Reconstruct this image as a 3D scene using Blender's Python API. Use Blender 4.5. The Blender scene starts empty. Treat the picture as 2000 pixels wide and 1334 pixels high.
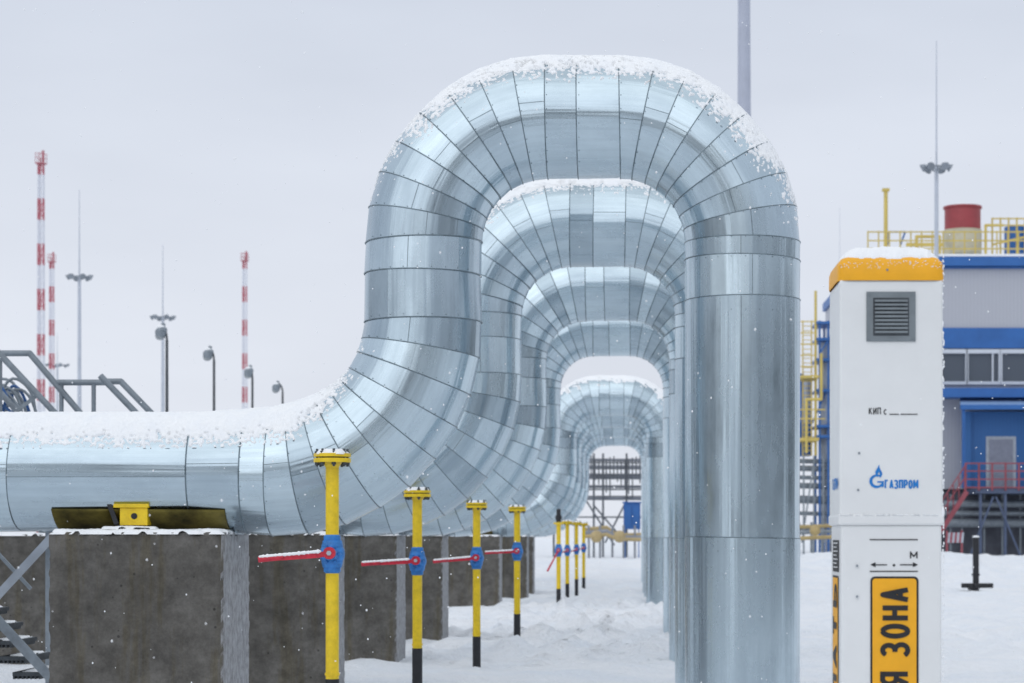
import bpy, math, random
from mathutils import Vector, noise, Matrix
random.seed(7)
F=4107.0; HX=1223.0; HY=1050.0; EZ=2.15
def W(px,py,D): return Vector(((px-HX)*D/F, D, EZ+(HY-py)*D/F))
def X(px,D): return (px-HX)*D/F
def Z(py,D): return EZ+(HY-py)*D/F
scene=bpy.context.scene; COL=scene.collection
def sm(a,b,x):
    t=max(0.0,min(1.0,(x-a)/(b-a))); return t*t*(3-2*t)
def N3(x,y,z): return noise.noise(Vector((x,y,z)))
# ---------------- materials
def newmat(name):
    m=bpy.data.materials.new(name); m.use_nodes=True
    nt=m.node_tree; b=nt.nodes['Principled BSDF']; return m,nt,b
def nd(nt,t,**k):
    n=nt.nodes.new(t)
    for a,v in k.items(): setattr(n,a,v)
    return n
def rampn(nt,src,stops):
    r=nd(nt,'ShaderNodeValToRGB'); e=r.color_ramp.elements
    while len(e)<len(stops): e.new(0.5)
    for i,(p,c) in enumerate(stops):
        e[i].position=p; e[i].color=(c[0],c[1],c[2],1) if hasattr(c,'__len__') else (c,c,c,1)
    nt.links.new(src,r.inputs[0]); return r
def noisen(nt,vec,scale,detail=4,rough=.55):
    n=nd(nt,'ShaderNodeTexNoise'); n.inputs['Scale'].default_value=scale
    n.inputs['Detail'].default_value=detail; n.inputs['Roughness'].default_value=rough
    nt.links.new(vec,n.inputs['Vector']); return n
def bumpn(nt,b,h,strength,dist,prev=None):
    bu=nd(nt,'ShaderNodeBump'); bu.inputs['Strength'].default_value=strength; bu.inputs['Distance'].default_value=dist
    nt.links.new(h,bu.inputs['Height'])
    if prev: nt.links.new(prev.outputs[0],bu.inputs['Normal'])
    nt.links.new(bu.outputs[0],b.inputs['Normal']); return bu
def paint(name,c,rough=.5,var=.18,scale=3,metal=0,bump=.0,dirt=None):
    m,nt,b=newmat(name); tc=nd(nt,'ShaderNodeTexCoord')
    n=noisen(nt,tc.outputs['Object'],scale,6,.65)
    lo=[x*(1-var) for x in c]; hi=[min(1,x*(1+var*.5)) for x in c]
    if dirt: lo=[x*.4+d*.6 for x,d in zip(c,dirt)]
    r=rampn(nt,n.outputs[0],[(.3,lo),(.62 if not dirt else .5,hi)])
    nt.links.new(r.outputs[0],b.inputs['Base Color'])
    b.inputs['Roughness'].default_value=rough; b.inputs['Metallic'].default_value=metal
    if bump: bumpn(nt,b,n.outputs[0],bump,.02)
    return m
def make_metal(name):
    m,nt,b=newmat(name); L=nt.links
    at=nd(nt,'ShaderNodeAttribute',attribute_name='tint')
    au=nd(nt,'ShaderNodeAttribute',attribute_name='uu'); av=nd(nt,'ShaderNodeAttribute',attribute_name='vv')
    mt=nd(nt,'ShaderNodeMath',operation='MULTIPLY'); L.new(at.outputs['Fac'],mt.inputs[0]); mt.inputs[1].default_value=37
    def comb(su,sv):
        c=nd(nt,'ShaderNodeCombineXYZ')
        for src,k,i in((au,su,0),(av,sv,1)):
            q=nd(nt,'ShaderNodeMath',operation='MULTIPLY'); L.new(src.outputs['Fac'],q.inputs[0]); q.inputs[1].default_value=k
            L.new(q.outputs[0],c.inputs[i])
        L.new(mt.outputs[0],c.inputs[2]); return c.outputs[0]
    st=noisen(nt,comb(6,.08),1,3,.5)
    fine=noisen(nt,comb(26,.6),1,4,.6)
    wide=noisen(nt,comb(1.7,.34),1,1,.4)
    spot=noisen(nt,comb(4,1.6),1,6,.65)
    r1=rampn(nt,at.outputs['Fac'],[(0,(.42,.51,.57)),(.35,(.52,.62,.685)),(1,(.64,.755,.815))])
    r2=rampn(nt,spot.outputs[0],[(.3,(.88,.89,.90)),(.6,(1,1,1))])
    r3=rampn(nt,fine.outputs[0],[(.3,(.91,.915,.92)),(.65,(1,1,1))])
    m1=nd(nt,'ShaderNodeMixRGB',blend_type='MULTIPLY'); m1.inputs[0].default_value=1; L.new(r1.outputs[0],m1.inputs[1]); L.new(r2.outputs[0],m1.inputs[2])
    m2=nd(nt,'ShaderNodeMixRGB',blend_type='MULTIPLY'); m2.inputs[0].default_value=1; L.new(m1.outputs[0],m2.inputs[1]); L.new(r3.outputs[0],m2.inputs[2])
    L.new(m2.outputs[0],b.inputs['Base Color'])
    b.inputs['Metallic'].default_value=1
    rr=rampn(nt,spot.outputs[0],[(.25,.33),(.7,.21)]); L.new(rr.outputs[0],b.inputs['Roughness'])
    b1=bumpn(nt,b,st.outputs[0],.55,.03)
    bumpn(nt,b,wide.outputs[0],.6,.10,b1)
    return m
METAL=make_metal('galvanised_cladding')
SEAM=paint('seam_metal',(.20,.25,.28),.35,.3,8,.9)
def make_snow(name,ground=False):
    m,nt,b=newmat(name); tc=nd(nt,'ShaderNodeTexCoord')
    n1=noisen(nt,tc.outputs['Object'],.6 if ground else 6,5,.6)
    n2=noisen(nt,tc.outputs['Object'],14 if ground else 55,5,.65)
    r=rampn(nt,n1.outputs[0],[(.3,(.83,.87,.925)),(.6,(.90,.915,.94))]) if ground else rampn(nt,n1.outputs[0],[(.3,(.92,.94,.97)),(.6,(.96,.97,.98))])
    nt.links.new(r.outputs[0],b.inputs['Base Color']); b.inputs['Roughness'].default_value=.75
    b.inputs['Specular IOR Level'].default_value=.25
    bb=bumpn(nt,b,n2.outputs[0],.3 if not ground else .6,.02 if not ground else .06)
    if ground:
        n3=noisen(nt,tc.outputs['Object'],3,4,.6); bumpn(nt,b,n3.outputs[0],.8,.2,bb)
    return m
SNOW=make_snow('snow_crust'); GSNOW=make_snow('ground_snow',True)
FLAKE=paint('snowflake_white',(.97,.98,1.0),.9,.01,1)
YEL=paint('yellow_paint',(.80,.56,.015),.4,.2,9)
YELD=paint('shadowed_olive_cradle',(.16,.13,.03),.45,.8,3.0,.6)  # shade of the pipe's underside is put into this darkened yellow
BLU=paint('blue_valve_paint',(.03,.20,.55),.4,.35,14)
RED=paint('red_handle_paint',(.55,.02,.045),.4,.3,14)
BLK=paint('black_paint',(.015,.016,.02),.45,.4,8)
GRY=paint('grey_steel_paint',(.24,.275,.31),.5,.25,5,.2)
LGRY=paint('light_grey_steel',(.42,.46,.52),.5,.2,2,.2)
DGRY=paint('dark_steel',(.07,.08,.09),.5,.4,6,.4)
WHT=paint('white_plastic',(.80,.81,.81),.42,.06,1.3)
ORG=paint('orange_plastic',(.93,.44,.01),.45,.10,4)
LBLUE=paint('logo_blue',(.005,.20,.60),.5,.05)
def make_concrete():
    m,nt,b=newmat('weathered_concrete'); L=nt.links; tc=nd(nt,'ShaderNodeTexCoord')
    o=tc.outputs['Object']
    n1=noisen(nt,o,4.5,14,.78); n2=noisen(nt,o,30,6,.7); n0=noisen(nt,o,.8,3,.5)
    mp=nd(nt,'ShaderNodeMapping'); mp.inputs['Scale'].default_value=(5,5,.4); L.new(o,mp.inputs[0]); n3=noisen(nt,mp.outputs[0],1,9,.7)
    r=rampn(nt,n1.outputs[0],[(.36,(.068,.064,.059)),(.5,(.112,.107,.099)),(.64,(.165,.158,.149))])
    r0=rampn(nt,n0.outputs[0],[(.35,(.80,.79,.77)),(.65,(1.12,1.11,1.09))])
    r3=rampn(nt,n3.outputs[0],[(.52,(1,1,1)),(.60,(.86,.79,.58)),(.70,(.6,.56,.45))])
    m0=nd(nt,'ShaderNodeMixRGB',blend_type='MULTIPLY'); m0.inputs[0].default_value=1; L.new(r.outputs[0],m0.inputs[1]); L.new(r0.outputs[0],m0.inputs[2])
    m1=nd(nt,'ShaderNodeMixRGB',blend_type='MULTIPLY'); m1.inputs[0].default_value=.75; L.new(m0.outputs[0],m1.inputs[1]); L.new(r3.outputs[0],m1.inputs[2])
    vo=nd(nt,'ShaderNodeTexVoronoi'); vo.inputs['Scale'].default_value=6; L.new(o,vo.inputs['Vector'])
    rv=rampn(nt,vo.outputs['Distance'],[(.07,(.2,.2,.2)),(.10,(1,1,1))])
    m2=nd(nt,'ShaderNodeMixRGB',blend_type='MULTIPLY'); m2.inputs[0].default_value=.75; L.new(m1.outputs[0],m2.inputs[1]); L.new(rv.outputs[0],m2.inputs[2])
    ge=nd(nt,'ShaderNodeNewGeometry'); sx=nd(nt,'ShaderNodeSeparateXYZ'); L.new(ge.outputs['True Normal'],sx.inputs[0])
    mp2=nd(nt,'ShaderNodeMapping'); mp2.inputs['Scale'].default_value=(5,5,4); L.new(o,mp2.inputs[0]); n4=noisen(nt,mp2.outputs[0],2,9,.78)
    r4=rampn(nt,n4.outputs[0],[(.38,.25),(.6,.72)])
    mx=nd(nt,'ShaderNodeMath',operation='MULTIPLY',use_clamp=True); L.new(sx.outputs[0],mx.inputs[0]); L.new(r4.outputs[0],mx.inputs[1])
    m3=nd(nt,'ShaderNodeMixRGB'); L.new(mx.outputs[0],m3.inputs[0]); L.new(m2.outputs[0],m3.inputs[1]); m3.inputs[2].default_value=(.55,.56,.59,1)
    L.new(m3.outputs[0],b.inputs['Base Color']); b.inputs['Roughness'].default_value=.85
    bb=bumpn(nt,b,n2.outputs[0],.5,.012); bumpn(nt,b,n1.outputs[0],.4,.03,bb)
    return m
CONC=make_concrete()
# ---------------- mesh builder
class MB:
    def __init__(s): s.v=[];s.f=[];s.m=[];s.s=[]
    def add(s,vs,fs,mi=0,smooth=False):
        o=len(s.v); s.v+= [tuple(v) for v in vs]
        for f in fs: s.f.append(tuple(i+o for i in f)); s.m.append(mi); s.s.append(smooth)
    def box(s,x0,x1,y0,y1,z0,z1,mi=0):
        vs=[(x,y,z) for z in(z0,z1) for y in(y0,y1) for x in(x0,x1)]
        s.add(vs,[(0,2,3,1),(4,5,7,6),(0,1,5,4),(2,6,7,3),(0,4,6,2),(1,3,7,5)],mi)
    def beam(s,p0,p1,w,h,mi=0):
        p0=Vector(p0);p1=Vector(p1);d=(p1-p0).normalized()
        up=Vector((0,0,1)) if abs(d.z)<.95 else Vector((0,1,0))
        a=d.cross(up).normalized()*w/2; b=a.cross(d).normalized()*h/2
        vs=[p0-a-b,p0+a-b,p0+a+b,p0-a+b,p1-a-b,p1+a-b,p1+a+b,p1-a+b]
        s.add(vs,[(3,2,1,0),(4,5,6,7),(0,1,5,4),(1,2,6,5),(2,3,7,6),(3,0,4,7)],mi)
    def cyl(s,p0,p1,r0,r1=None,n=16,mi=0,caps=True):
        if r1 is None:r1=r0
        p0=Vector(p0);p1=Vector(p1);d=(p1-p0).normalized()
        up=Vector((0,0,1)) if abs(d.z)<.9 else Vector((1,0,0))
        a=d.cross(up).normalized(); b=d.cross(a).normalized()
        vs=[];
        for p,r in((p0,r0),(p1,r1)):
            for i in range(n):
                t=2*math.pi*i/n; vs.append(p+(a*math.cos(t)+b*math.sin(t))*r)
        s.add(vs,[(i,(i+1)%n,n+(i+1)%n,n+i) for i in range(n)],mi,True)
        if caps:
            s.add(vs[:n],[tuple(range(n-1,-1,-1))],mi); s.add(vs[n:],[tuple(range(n))],mi)
    def tube(s,pts,r,n=10,mi=0):
        for a,b in zip(pts[:-1],pts[1:]): s.cyl(a,b,r,r,n,mi)
        for p in pts[1:-1]: s.sph(p,(r,r,r),n,6,mi)
    def sph(s,c,r,n=16,k=10,mi=0,rot=None):
        c=Vector(c);vs=[]
        for j in range(k+1):
            ph=math.pi*j/k
            for i in range(n):
                t=2*math.pi*i/n
                v=Vector((r[0]*math.sin(ph)*math.cos(t),r[1]*math.sin(ph)*math.sin(t),r[2]*math.cos(ph)))
                if rot: v=rot@v
                vs.append(c+v)
        fs=[(j*n+i,(j+1)*n+i,(j+1)*n+(i+1)%n,j*n+(i+1)%n) for j in range(k) for i in range(n)]
        s.add(vs,fs,mi,True)
    def obj(s,name,mats,parent=None,label=None,bevel=0):
        off=parent['_b'] if parent is not None else (0,0,0)
        me=bpy.data.meshes.new(name)
        me.from_pydata([(v[0]-off[0],v[1]-off[1],v[2]-off[2]) for v in s.v],[],s.f)
        for m in mats: me.materials.append(m)
        me.polygons.foreach_set('material_index',s.m); me.polygons.foreach_set('use_smooth',s.s); me.update()
        o=bpy.data.objects.new(name,me); COL.objects.link(o)
        if parent is not None:
            o.parent=ROOT[parent['_n']]
        if label:o['label']=label
        if bevel:
            md=o.modifiers.new('bevel','BEVEL'); md.width=bevel; md.segments=2; md.limit_method='ANGLE'
        return o
ROOT={}
def thing(name,label,cat,base,group=None):
    e=bpy.data.objects.new(name,None); e.empty_display_size=.3; e.location=base; COL.objects.link(e)
    e['label']=label; e['category']=cat
    if group:e['group']=group
    k=e.name; ROOT[k]=e
    return {'_b':tuple(base),'_n':k,'e':e}
def sub(par,partobj):
    k='s_'+partobj.name; ROOT[k]=partobj
    return {'_b':par['_b'],'_n':k,'e':partobj}
def single(mb,name,mats,label,cat,base,group=None,bevel=0):
    me_o=mb.obj(name,mats,None,None,bevel)
    me_o.data.transform(Matrix.Translation(-Vector(base))); me_o.location=base
    me_o['label']=label; me_o['category']=cat
    if group: me_o['group']=group
    return me_o
def snow_patch(mb,x0,x1,y0,y1,z,h,cell,seed=0,rag=.03,mi=0,rnd=False):
    nx=max(3,int((x1-x0)/cell)); ny=max(3,int((y1-y0)/cell)); vs=[]
    for j in range(ny+1):
        for i in range(nx+1):
            u=i/nx;v=j/ny; x=x0+(x1-x0)*u; y=y0+(y1-y0)*v
            if rnd: e=.5-math.hypot(u-.5,v-.5); e*=(x1-x0)
            else: e=min(u*(x1-x0),(1-u)*(x1-x0),v*(y1-y0),(1-v)*(y1-y0))
            e+= rag*(N3(x*9+seed,y*9,3)-.25)
            hh=h*math.sqrt(max(0,min(1,e/(h*1.2))))*(1+.35*N3(x*6,y*6+seed,1)+.2*N3(x*30,y*30,seed)) if e>0 else -.01
            vs.append((x+.006*N3(x*40,y*40,9),y,z+hh))
    fs=[(j*(nx+1)+i,j*(nx+1)+i+1,(j+1)*(nx+1)+i+1,(j+1)*(nx+1)+i) for j in range(ny) for i in range(nx)]
    fs=[f for f in fs if max(vs[i][2] for i in f)>z]
    mb.add(vs,fs,mi,True)
# ---------------- stroke lettering (x right, y up, unit height)
def arc(cx,cy,rx,ry,a0,a1,n=10): return [(cx+rx*math.cos(math.radians(a0+(a1-a0)*i/n)),cy+ry*math.sin(math.radians(a0+(a1-a0)*i/n))) for i in range(n+1)]
GL={'Г':[[(0,0),(0,1),(.9,1)]],'А':[[(0,0),(.5,1),(1,0)],[(.18,.3),(.82,.3)]],
'З':[arc(.42,.755,.5,.245,150,-90,12)[:],arc(.42,.255,.56,.255,90,-150,12),[(.25,.51),(.45,.51)]],
'П':[[(0,0),(0,1),(1,1),(1,0)]],'Р':[[(0,0),(0,1),(.5,1)]+arc(.5,.72,.48,.28,90,-90,10)+[(0,.44)]],
'О':[arc(.5,.5,.5,.5,90,450,22)],'М':[[(0,0),(0,1),(.5,.3),(1,1),(1,0)]],
'Я':[[(1,0),(1,1),(.5,1)]+arc(.5,.73,.48,.27,90,270,10)+[(1,.46)],[(.52,.46),(0,0)]],
'Н':[[(0,0),(0,1)],[(1,0),(1,1)],[(0,.52),(1,.52)]],'К':[[(0,0),(0,1)],[(.95,1),(.08,.48)],[(.3,.62),(1,0)]],
'И':[[(0,1),(0,0),(1,1),(1,0)]],'с':[arc(.5,.36,.45,.36,50,310,14)],'Х':[[(0,0),(1,1)],[(0,1),(1,0)]],
'Е':[[(.9,1),(0,1),(0,0),(.9,0)],[(0,.52),(.8,.52)]],'Т':[[(0,1),(1,1)],[(.5,1),(.5,0)]],'Ь':[[(0,1),(0,0),(.5,0)]+arc(.5,.28,.45,.28,-90,90,10)+[(0,.56)]]}
def letters(mb,s,ulen,th,lw,gap,place,mi=0):
    n=len(s); tot=0; pos=[]
    for ch in s:
        w_=lw*(.55 if ch==' ' else 1.25 if ch=='М' else 1); pos.append((tot,w_)); tot+=w_+gap
    tot-=gap; k=ulen/tot; cnt=0
    for ch,(x0_,w_) in zip(s,pos):
        if ch==' ': continue
        for pl in GL[ch]:
            P=[((x0_+th/2+(w_-th)*a)*k, th/2+(1-th)*b) for a,b in pl]
            h=th/2
            for i in range(len(P)-1):
                (ax,ay),(bx,by)=P[i],P[i+1]; d=math.hypot(bx-ax,by-ay)
                if d<1e-6: continue
                nx_,ny_=-(by-ay)/d*h,(bx-ax)/d*h; cnt+=1
                mb.add([place(ax+nx_,ay+ny_,cnt),place(bx+nx_,by+ny_,cnt),place(bx-nx_,by-ny_,cnt),place(ax-nx_,ay-ny_,cnt)],[(0,3,2,1)],mi)
            for i in range(1,len(P)-1):
                (ax,ay)=P[i]; cnt+=1
                if ch in 'ГПРЕНЯЬ' and (abs(P[i][0]-P[i-1][0])<1e-6 or abs(P[i+1][0]-P[i][0])<1e-6):
                    mb.add([place(ax-h,ay-h,cnt),place(ax+h,ay-h,cnt),place(ax+h,ay+h,cnt),place(ax-h,ay+h,cnt)],[(0,1,2,3)],mi)
                else:
                    mb.add([place(ax+h*math.cos(t*math.pi/4),ay+h*math.sin(t*math.pi/4),cnt) for t in range(8)],[tuple(range(8))],mi)
# ---------------- world, sun, camera
w=bpy.data.worlds.new('World'); scene.world=w; w.use_nodes=True; nt=w.node_tree; L=nt.links
bg=nt.nodes['Background']; sky=nd(nt,'ShaderNodeTexSky',sky_type='NISHITA'); sky.sun_disc=False
sky.sun_elevation=math.radians(38); sky.sun_rotation=math.radians(205); sky.dust_density=4
hs=nd(nt,'ShaderNodeHueSaturation'); hs.inputs['Saturation'].default_value=.25; L.new(sky.outputs[0],hs.inputs['Color'])
tc=nd(nt,'ShaderNodeTexCoord'); sp=nd(nt,'ShaderNodeSeparateXYZ'); L.new(tc.outputs['Generated'],sp.inputs[0])
mp=nd(nt,'ShaderNodeMapping'); mp.inputs['Scale'].default_value=(1,1,3.5); L.new(tc.outputs['Generated'],mp.inputs[0])
cn=noisen(nt,mp.outputs[0],2.6,5,.5)
rp=rampn(nt,sp.outputs[2],[(0,(.775,.81,.885)),(.10,(.74,.78,.865)),(.28,(.63,.685,.79)),(1,(.84,.885,.94))])
cr=rampn(nt,cn.outputs[0],[(.3,(.91,.915,.925)),(.7,(1.06,1.06,1.055))])
mm=nd(nt,'ShaderNodeMixRGB',blend_type='MULTIPLY'); mm.inputs[0].default_value=1; L.new(rp.outputs[0],mm.inputs[1]); L.new(cr.outputs[0],mm.inputs[2])
sc=nd(nt,'ShaderNodeVectorMath',operation='SCALE'); sc.inputs['Scale'].default_value=10.5; L.new(mm.outputs[0],sc.inputs[0])
mx=nd(nt,'ShaderNodeMixRGB'); mx.inputs[0].default_value=.94; L.new(hs.outputs[0],mx.inputs[1]); L.new(sc.outputs[0],mx.inputs[2])
L.new(mx.outputs[0],bg.inputs[0]); bg.inputs[1].default_value=.1
sl=bpy.data.lights.new('sun','SUN'); sl.energy=.65; sl.angle=math.radians(85); sl.color=(1,.98,.95)
so=bpy.data.objects.new('sun',sl); COL.objects.link(so); so.rotation_euler=(math.radians(52),0,math.radians(-25))
cam=bpy.data.cameras.new('camera'); co=bpy.data.objects.new('camera',cam); COL.objects.link(co); scene.camera=co
co.location=(0,0,EZ); co.rotation_euler=(math.radians(90),0,0)
cam.sensor_width=36; cam.lens=36*F/2000; cam.shift_x=-(HX-1000)/2000; cam.shift_y=(HY-667)/2000
cam.clip_end=6000; cam.dof.use_dof=True; cam.dof.focus_distance=16.2; cam.dof.aperture_fstop=3.4
scene.view_settings.view_transform='Standard'; scene.view_settings.look='None'
# ---------------- ground
def gz(x,y):
    z=.85*sm(75,105,y)
    near=sm(3,12,y)
    z+=near*(.10*N3(x*.25,y*.25,0)+.11*N3(x*.8,y*.45,4)+.05*N3(x*2.2,y*1.1,2))
    a=math.exp(-((x-(-.9))/3.4)**2)*sm(33,40,y)*(1-sm(66,74,y))
    c=N3(x*1.7,y*1.0,7); z+=a*(.42*max(0,c)+.28*max(0,N3(x*4.5,y*3,2))+.16*N3(x*9,y*7,3))
    for (sx,ph) in((7.2,0),(9.4,1.5)):
        t=x-(sx+1.2*math.sin(y*.06+ph)); z-=.17*math.exp(-(t/.35)**2)*sm(25,33,y)*(1-sm(95,100,y))*(1+.8*N3(x*3,y*2,1))
    z+=.30*max(0,N3(x*.5,y*.35,14))*sm(3,7,x)*sm(34,40,y)+.16*max(0,N3(x*1.8,y*1.2,24))*sm(34,40,y)
    z+=.8*math.exp(-((y-112)/7)**2)*(.6+.8*N3(x*.12,0,5))*sm(4,14,x)
    z+=.6*math.exp(-((y-98)/5)**2)*max(0,.3+N3(x*.3,y*.2,9))
    return z
xs=[-3000,-1500,-700,-300,-150,-80,-50,-36]+[-28+i*.25 for i in range(258)]+[37,39,42,46,52,60,80,150,300,700,1500,3000]
ys=[-3000,-1000,-300,-100,-40,-10,0,8,14,18,21]+[24+i*.2 for i in range(165)]+[57+i*.35 for i in range(195)]+[126,130,140,160,200,300,600,1200,3000,5000]
vs=[(x,y,gz(x,y)) for y in ys for x in xs]; nx=len(xs)
g=MB(); g.add(vs,[(j*nx+i,j*nx+i+1,(j+1)*nx+i+1,(j+1)*nx+i) for j in range(len(ys)-1) for i in range(nx-1)],0,True)
o=g.obj('ground',[GSNOW]); o['kind']='structure'
# ---------------- pipelines
PM=22.0/F
def stations():
    st=[]
    for x in (-700,-300,45,385,487): st.append((x,925,0,110 if x<480 else 117))
    for i in range(0,10):
        a=math.radians(10*i); st.append((535+292*math.sin(a),633-3*i/9+292*math.cos(a),a,[121,124,124,123,122,120,119,118,116,114][i]))
    st+= [(826,538,math.pi/2,113)]
    for i in range(0,9):
        a=math.radians(90-11.25*i); st.append((1068-240*math.sin(a),475-240*math.cos(a),a,113))
    st.append((1128,235,0,112))
    for i in range(0,9):
        a=math.radians(-11.25*i); st.append((1210-240*math.sin(a),475-240*math.cos(a),a,112))
    for y in(510,588,1050,1475): st.append((1450,y,-math.pi/2,112))
    return [((x-HX)*PM,(HY-y)*PM+EZ,a,r*PM) for x,y,a,r in st]
ST0=stations()
def ringpt(c,a,D,R,t):
    ct=math.cos(t)*R; return (c[0]-math.sin(a)*ct, D-math.sin(t)*R, c[1]+math.cos(a)*ct)
DS=[22,29.2,36.5,43.6,65,72.2,79.3,86.4]
DX=[0,.06,.13,.15,0,0,0,0]
pipe_roots=[]
for pi,D in enumerate(DS):
    ST=[(x+DX[pi],z,a,r) for x,z,a,r in ST0]
    rnd=random.Random(100+pi)
    T=thing('gas_pipeline','galvanised steel clad pipeline with tall snow topped expansion loop','pipeline',(ST[-1][0],D,0),'parallel pipelines with expansion loops')
    pipe_roots.append(T)
    n=128 if pi<4 else 64
    mb=MB(); tt=[];u2=[];v2=[]; L0=0
    def pad():
        while len(tt)<len(mb.v): tt.append(.5);u2.append(0.);v2.append(0.)
    for k in range(len(ST)-1):
        x0,z0,a0,r0=ST[k]; x1,z1,a1,r1=ST[k+1]; ln=math.hypot(x1-x0,z1-z0)
        tn=rnd.random(); tn= tn*.35 if rnd.random()<.22 else .35+.65*tn
        if pi==0 and k in(16,17,13): tn=.05+.05*(k-13)
        if pi==0 and k>=len(ST)-7: tn=.45+.25*((k*7)%3)/2
        cone=rnd.uniform(-.005,.005)
        if pi==0 and k>=len(ST)-6: cone=.001
        r0+=cone+.003; r1-=cone+.001
        o=len(mb.v)
        for q,(xx,zz,aa,rr) in enumerate(((x0,z0,a0,r0),(x1,z1,a1,r1))):
            for i in range(n):
                t=-math.pi/2+2*math.pi*i/n; mb.v.append(ringpt((xx,zz),aa,D,rr,t))
                tt.append(tn); u2.append(t*.6+k*3.1); v2.append(L0+ln*q)
        for i in range(n):
            mb.f.append((o+i,o+(i+1)%n,o+n+(i+1)%n,o+n+i)); mb.m.append(0); mb.s.append(True)
        if ln<3 and rnd.random()<.8:
            t=math.radians(90+(-7 if k%2 else 6)+rnd.uniform(-3,3)); dt=.005
            vs=[]
            for (xx,zz,aa,rr) in((x0,z0,a0,r0),(x1,z1,a1,r1)):
                for tq,dr in((t-dt,0),(t-dt,.003),(t+dt,.003),(t+dt,0)): vs.append(ringpt((xx,zz),aa,D,rr+dr,tq))
            mb.add(vs,[(0,1,5,4),(1,2,6,5),(2,3,7,6)],1); pad()
        if pi==0 and ln<3 and k>3:
            nr=9
            for q in range(nr):
                t=math.radians(35+110*q/(nr-1)); f=.06
                xx,zz,aa=x0+(x1-x0)*f,z0+(z1-z0)*f,a0+(a1-a0)*f; p=Vector(ringpt((xx,zz),aa,D,r0+.002,t))
                mb.sph(p,(.0055,.0055,.0055),6,4,1)
            pad()
        L0+=ln
    for (xx,zz,aa,rr) in ST[1:-1]:
        vs=[];k=6;br=.0062 if pi<2 else .0075
        ca,sa=math.cos(aa),math.sin(aa); tilt=rnd.uniform(-.02,.02)
        for i in range(n):
            t=2*math.pi*i/n
            for j in range(k):
                p=2*math.pi*j/k; R=rr+.005+br*math.cos(p); q=ringpt((xx,zz),aa+tilt,D,R,t)
                vs.append((q[0]+ca*br*math.sin(p),q[1],q[2]+sa*br*math.sin(p)))
        mb.add(vs,[(i*k+j,i*k+(j+1)%k,((i+1)%n)*k+(j+1)%k,((i+1)%n)*k+j) for i in range(n) for j in range(k)],1,True)
    pad()
    ob=mb.obj('pipe_cladding',[METAL,SEAM],T)
    for nm,dat in(('tint',tt),('uu',u2),('vv',v2)):
        a=ob.data.attributes.new(nm,'FLOAT','POINT'); a.data.foreach_set('value',dat)
    # snow
    cell=[.0125,.02,.03,.04,.07,.08,.09,.1][pi]
    rows=[]
    for k in range(2,len(ST)-5):
        x0,z0,a0,r0=ST[k]; x1,z1,a1,r1=ST[k+1]; ln=math.hypot(x1-x0,z1-z0); m=max(1,int(ln/cell))
        for q in range(m):
            f=q/m; a=a0+(a1-a0)*f
            rows.append((x0+(x1-x0)*f,z0+(z1-z0)*f,a,r0+(r1-r0)*f))
    if pi==0:
        pre=[( ST[1][0]+(ST[2][0]-ST[1][0])*q/145., ST[1][1],0,ST[1][3]) for q in range(145)]; rows=pre+rows
    nt_=int(2.3*.6/cell); vs=[];hh=[]
    s=pi*17.
    for (x,z,a,r) in rows:
        low = z<ST0[12][1]
        for i in range(nt_+1):
            t=-1.15+2.3*i/nt_; nz=math.cos(a)*math.cos(t)
            qx,qy,qz=x-math.sin(a)*math.cos(t)*r, -math.sin(t)*r, z+math.cos(a)*math.cos(t)*r
            if low:
                th=.50+.08*N3(qx*2.2+s,qy*2.2,qz*2.2)+.12*N3(qx*8+s,qy*8,qz*8)+.32*N3(qx*30+s,qy*30,qz*30)
                th+=.12*sm(.1,.9,a)
            else:
                th=.68+.12*N3(qx*2.2+s,qy*2.2,qz*2.2)+.14*N3(qx*8+s,qy*8,qz*8)+.38*N3(qx*30+s,qy*30,qz*30)
                th-=.18*sm(.25,.9,a)+.36*sm(.1,1.0,-a)
                if pi: th+=.06
            cov=nz-th
            h=.007*sm(0,.05,cov)+(.044 if low else .058)*sm(.06,.45,nz-(.47 if low else .60))*sm(-.02,.14,cov+.1)+(.0065*N3(qx*38,qy*38+s,qz*38)+.006*N3(qx*14,qy*14,qz*14+s))*sm(0,.1,cov)
            if pi: h*=.75
            if cov<=0: h=-.012
            vs.append(ringpt((x,z),a,D,r+.004+h,t)); hh.append(h)
    k=nt_+1; fs=[]
    for j in range(len(rows)-1):
        for i in range(nt_):
            f=(j*k+i,j*k+i+1,(j+1)*k+i+1,(j+1)*k+i)
            if max(hh[q] for q in f)>0: fs.append(f)
    used=sorted({i for f in fs for i in f}); mp_={u:i for i,u in enumerate(used)}
    sb=MB(); sb.add([vs[i] for i in used],[tuple(mp_[i] for i in f) for f in fs],0,True)
    sb.obj('snow_crust',[SNOW],T)
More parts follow.
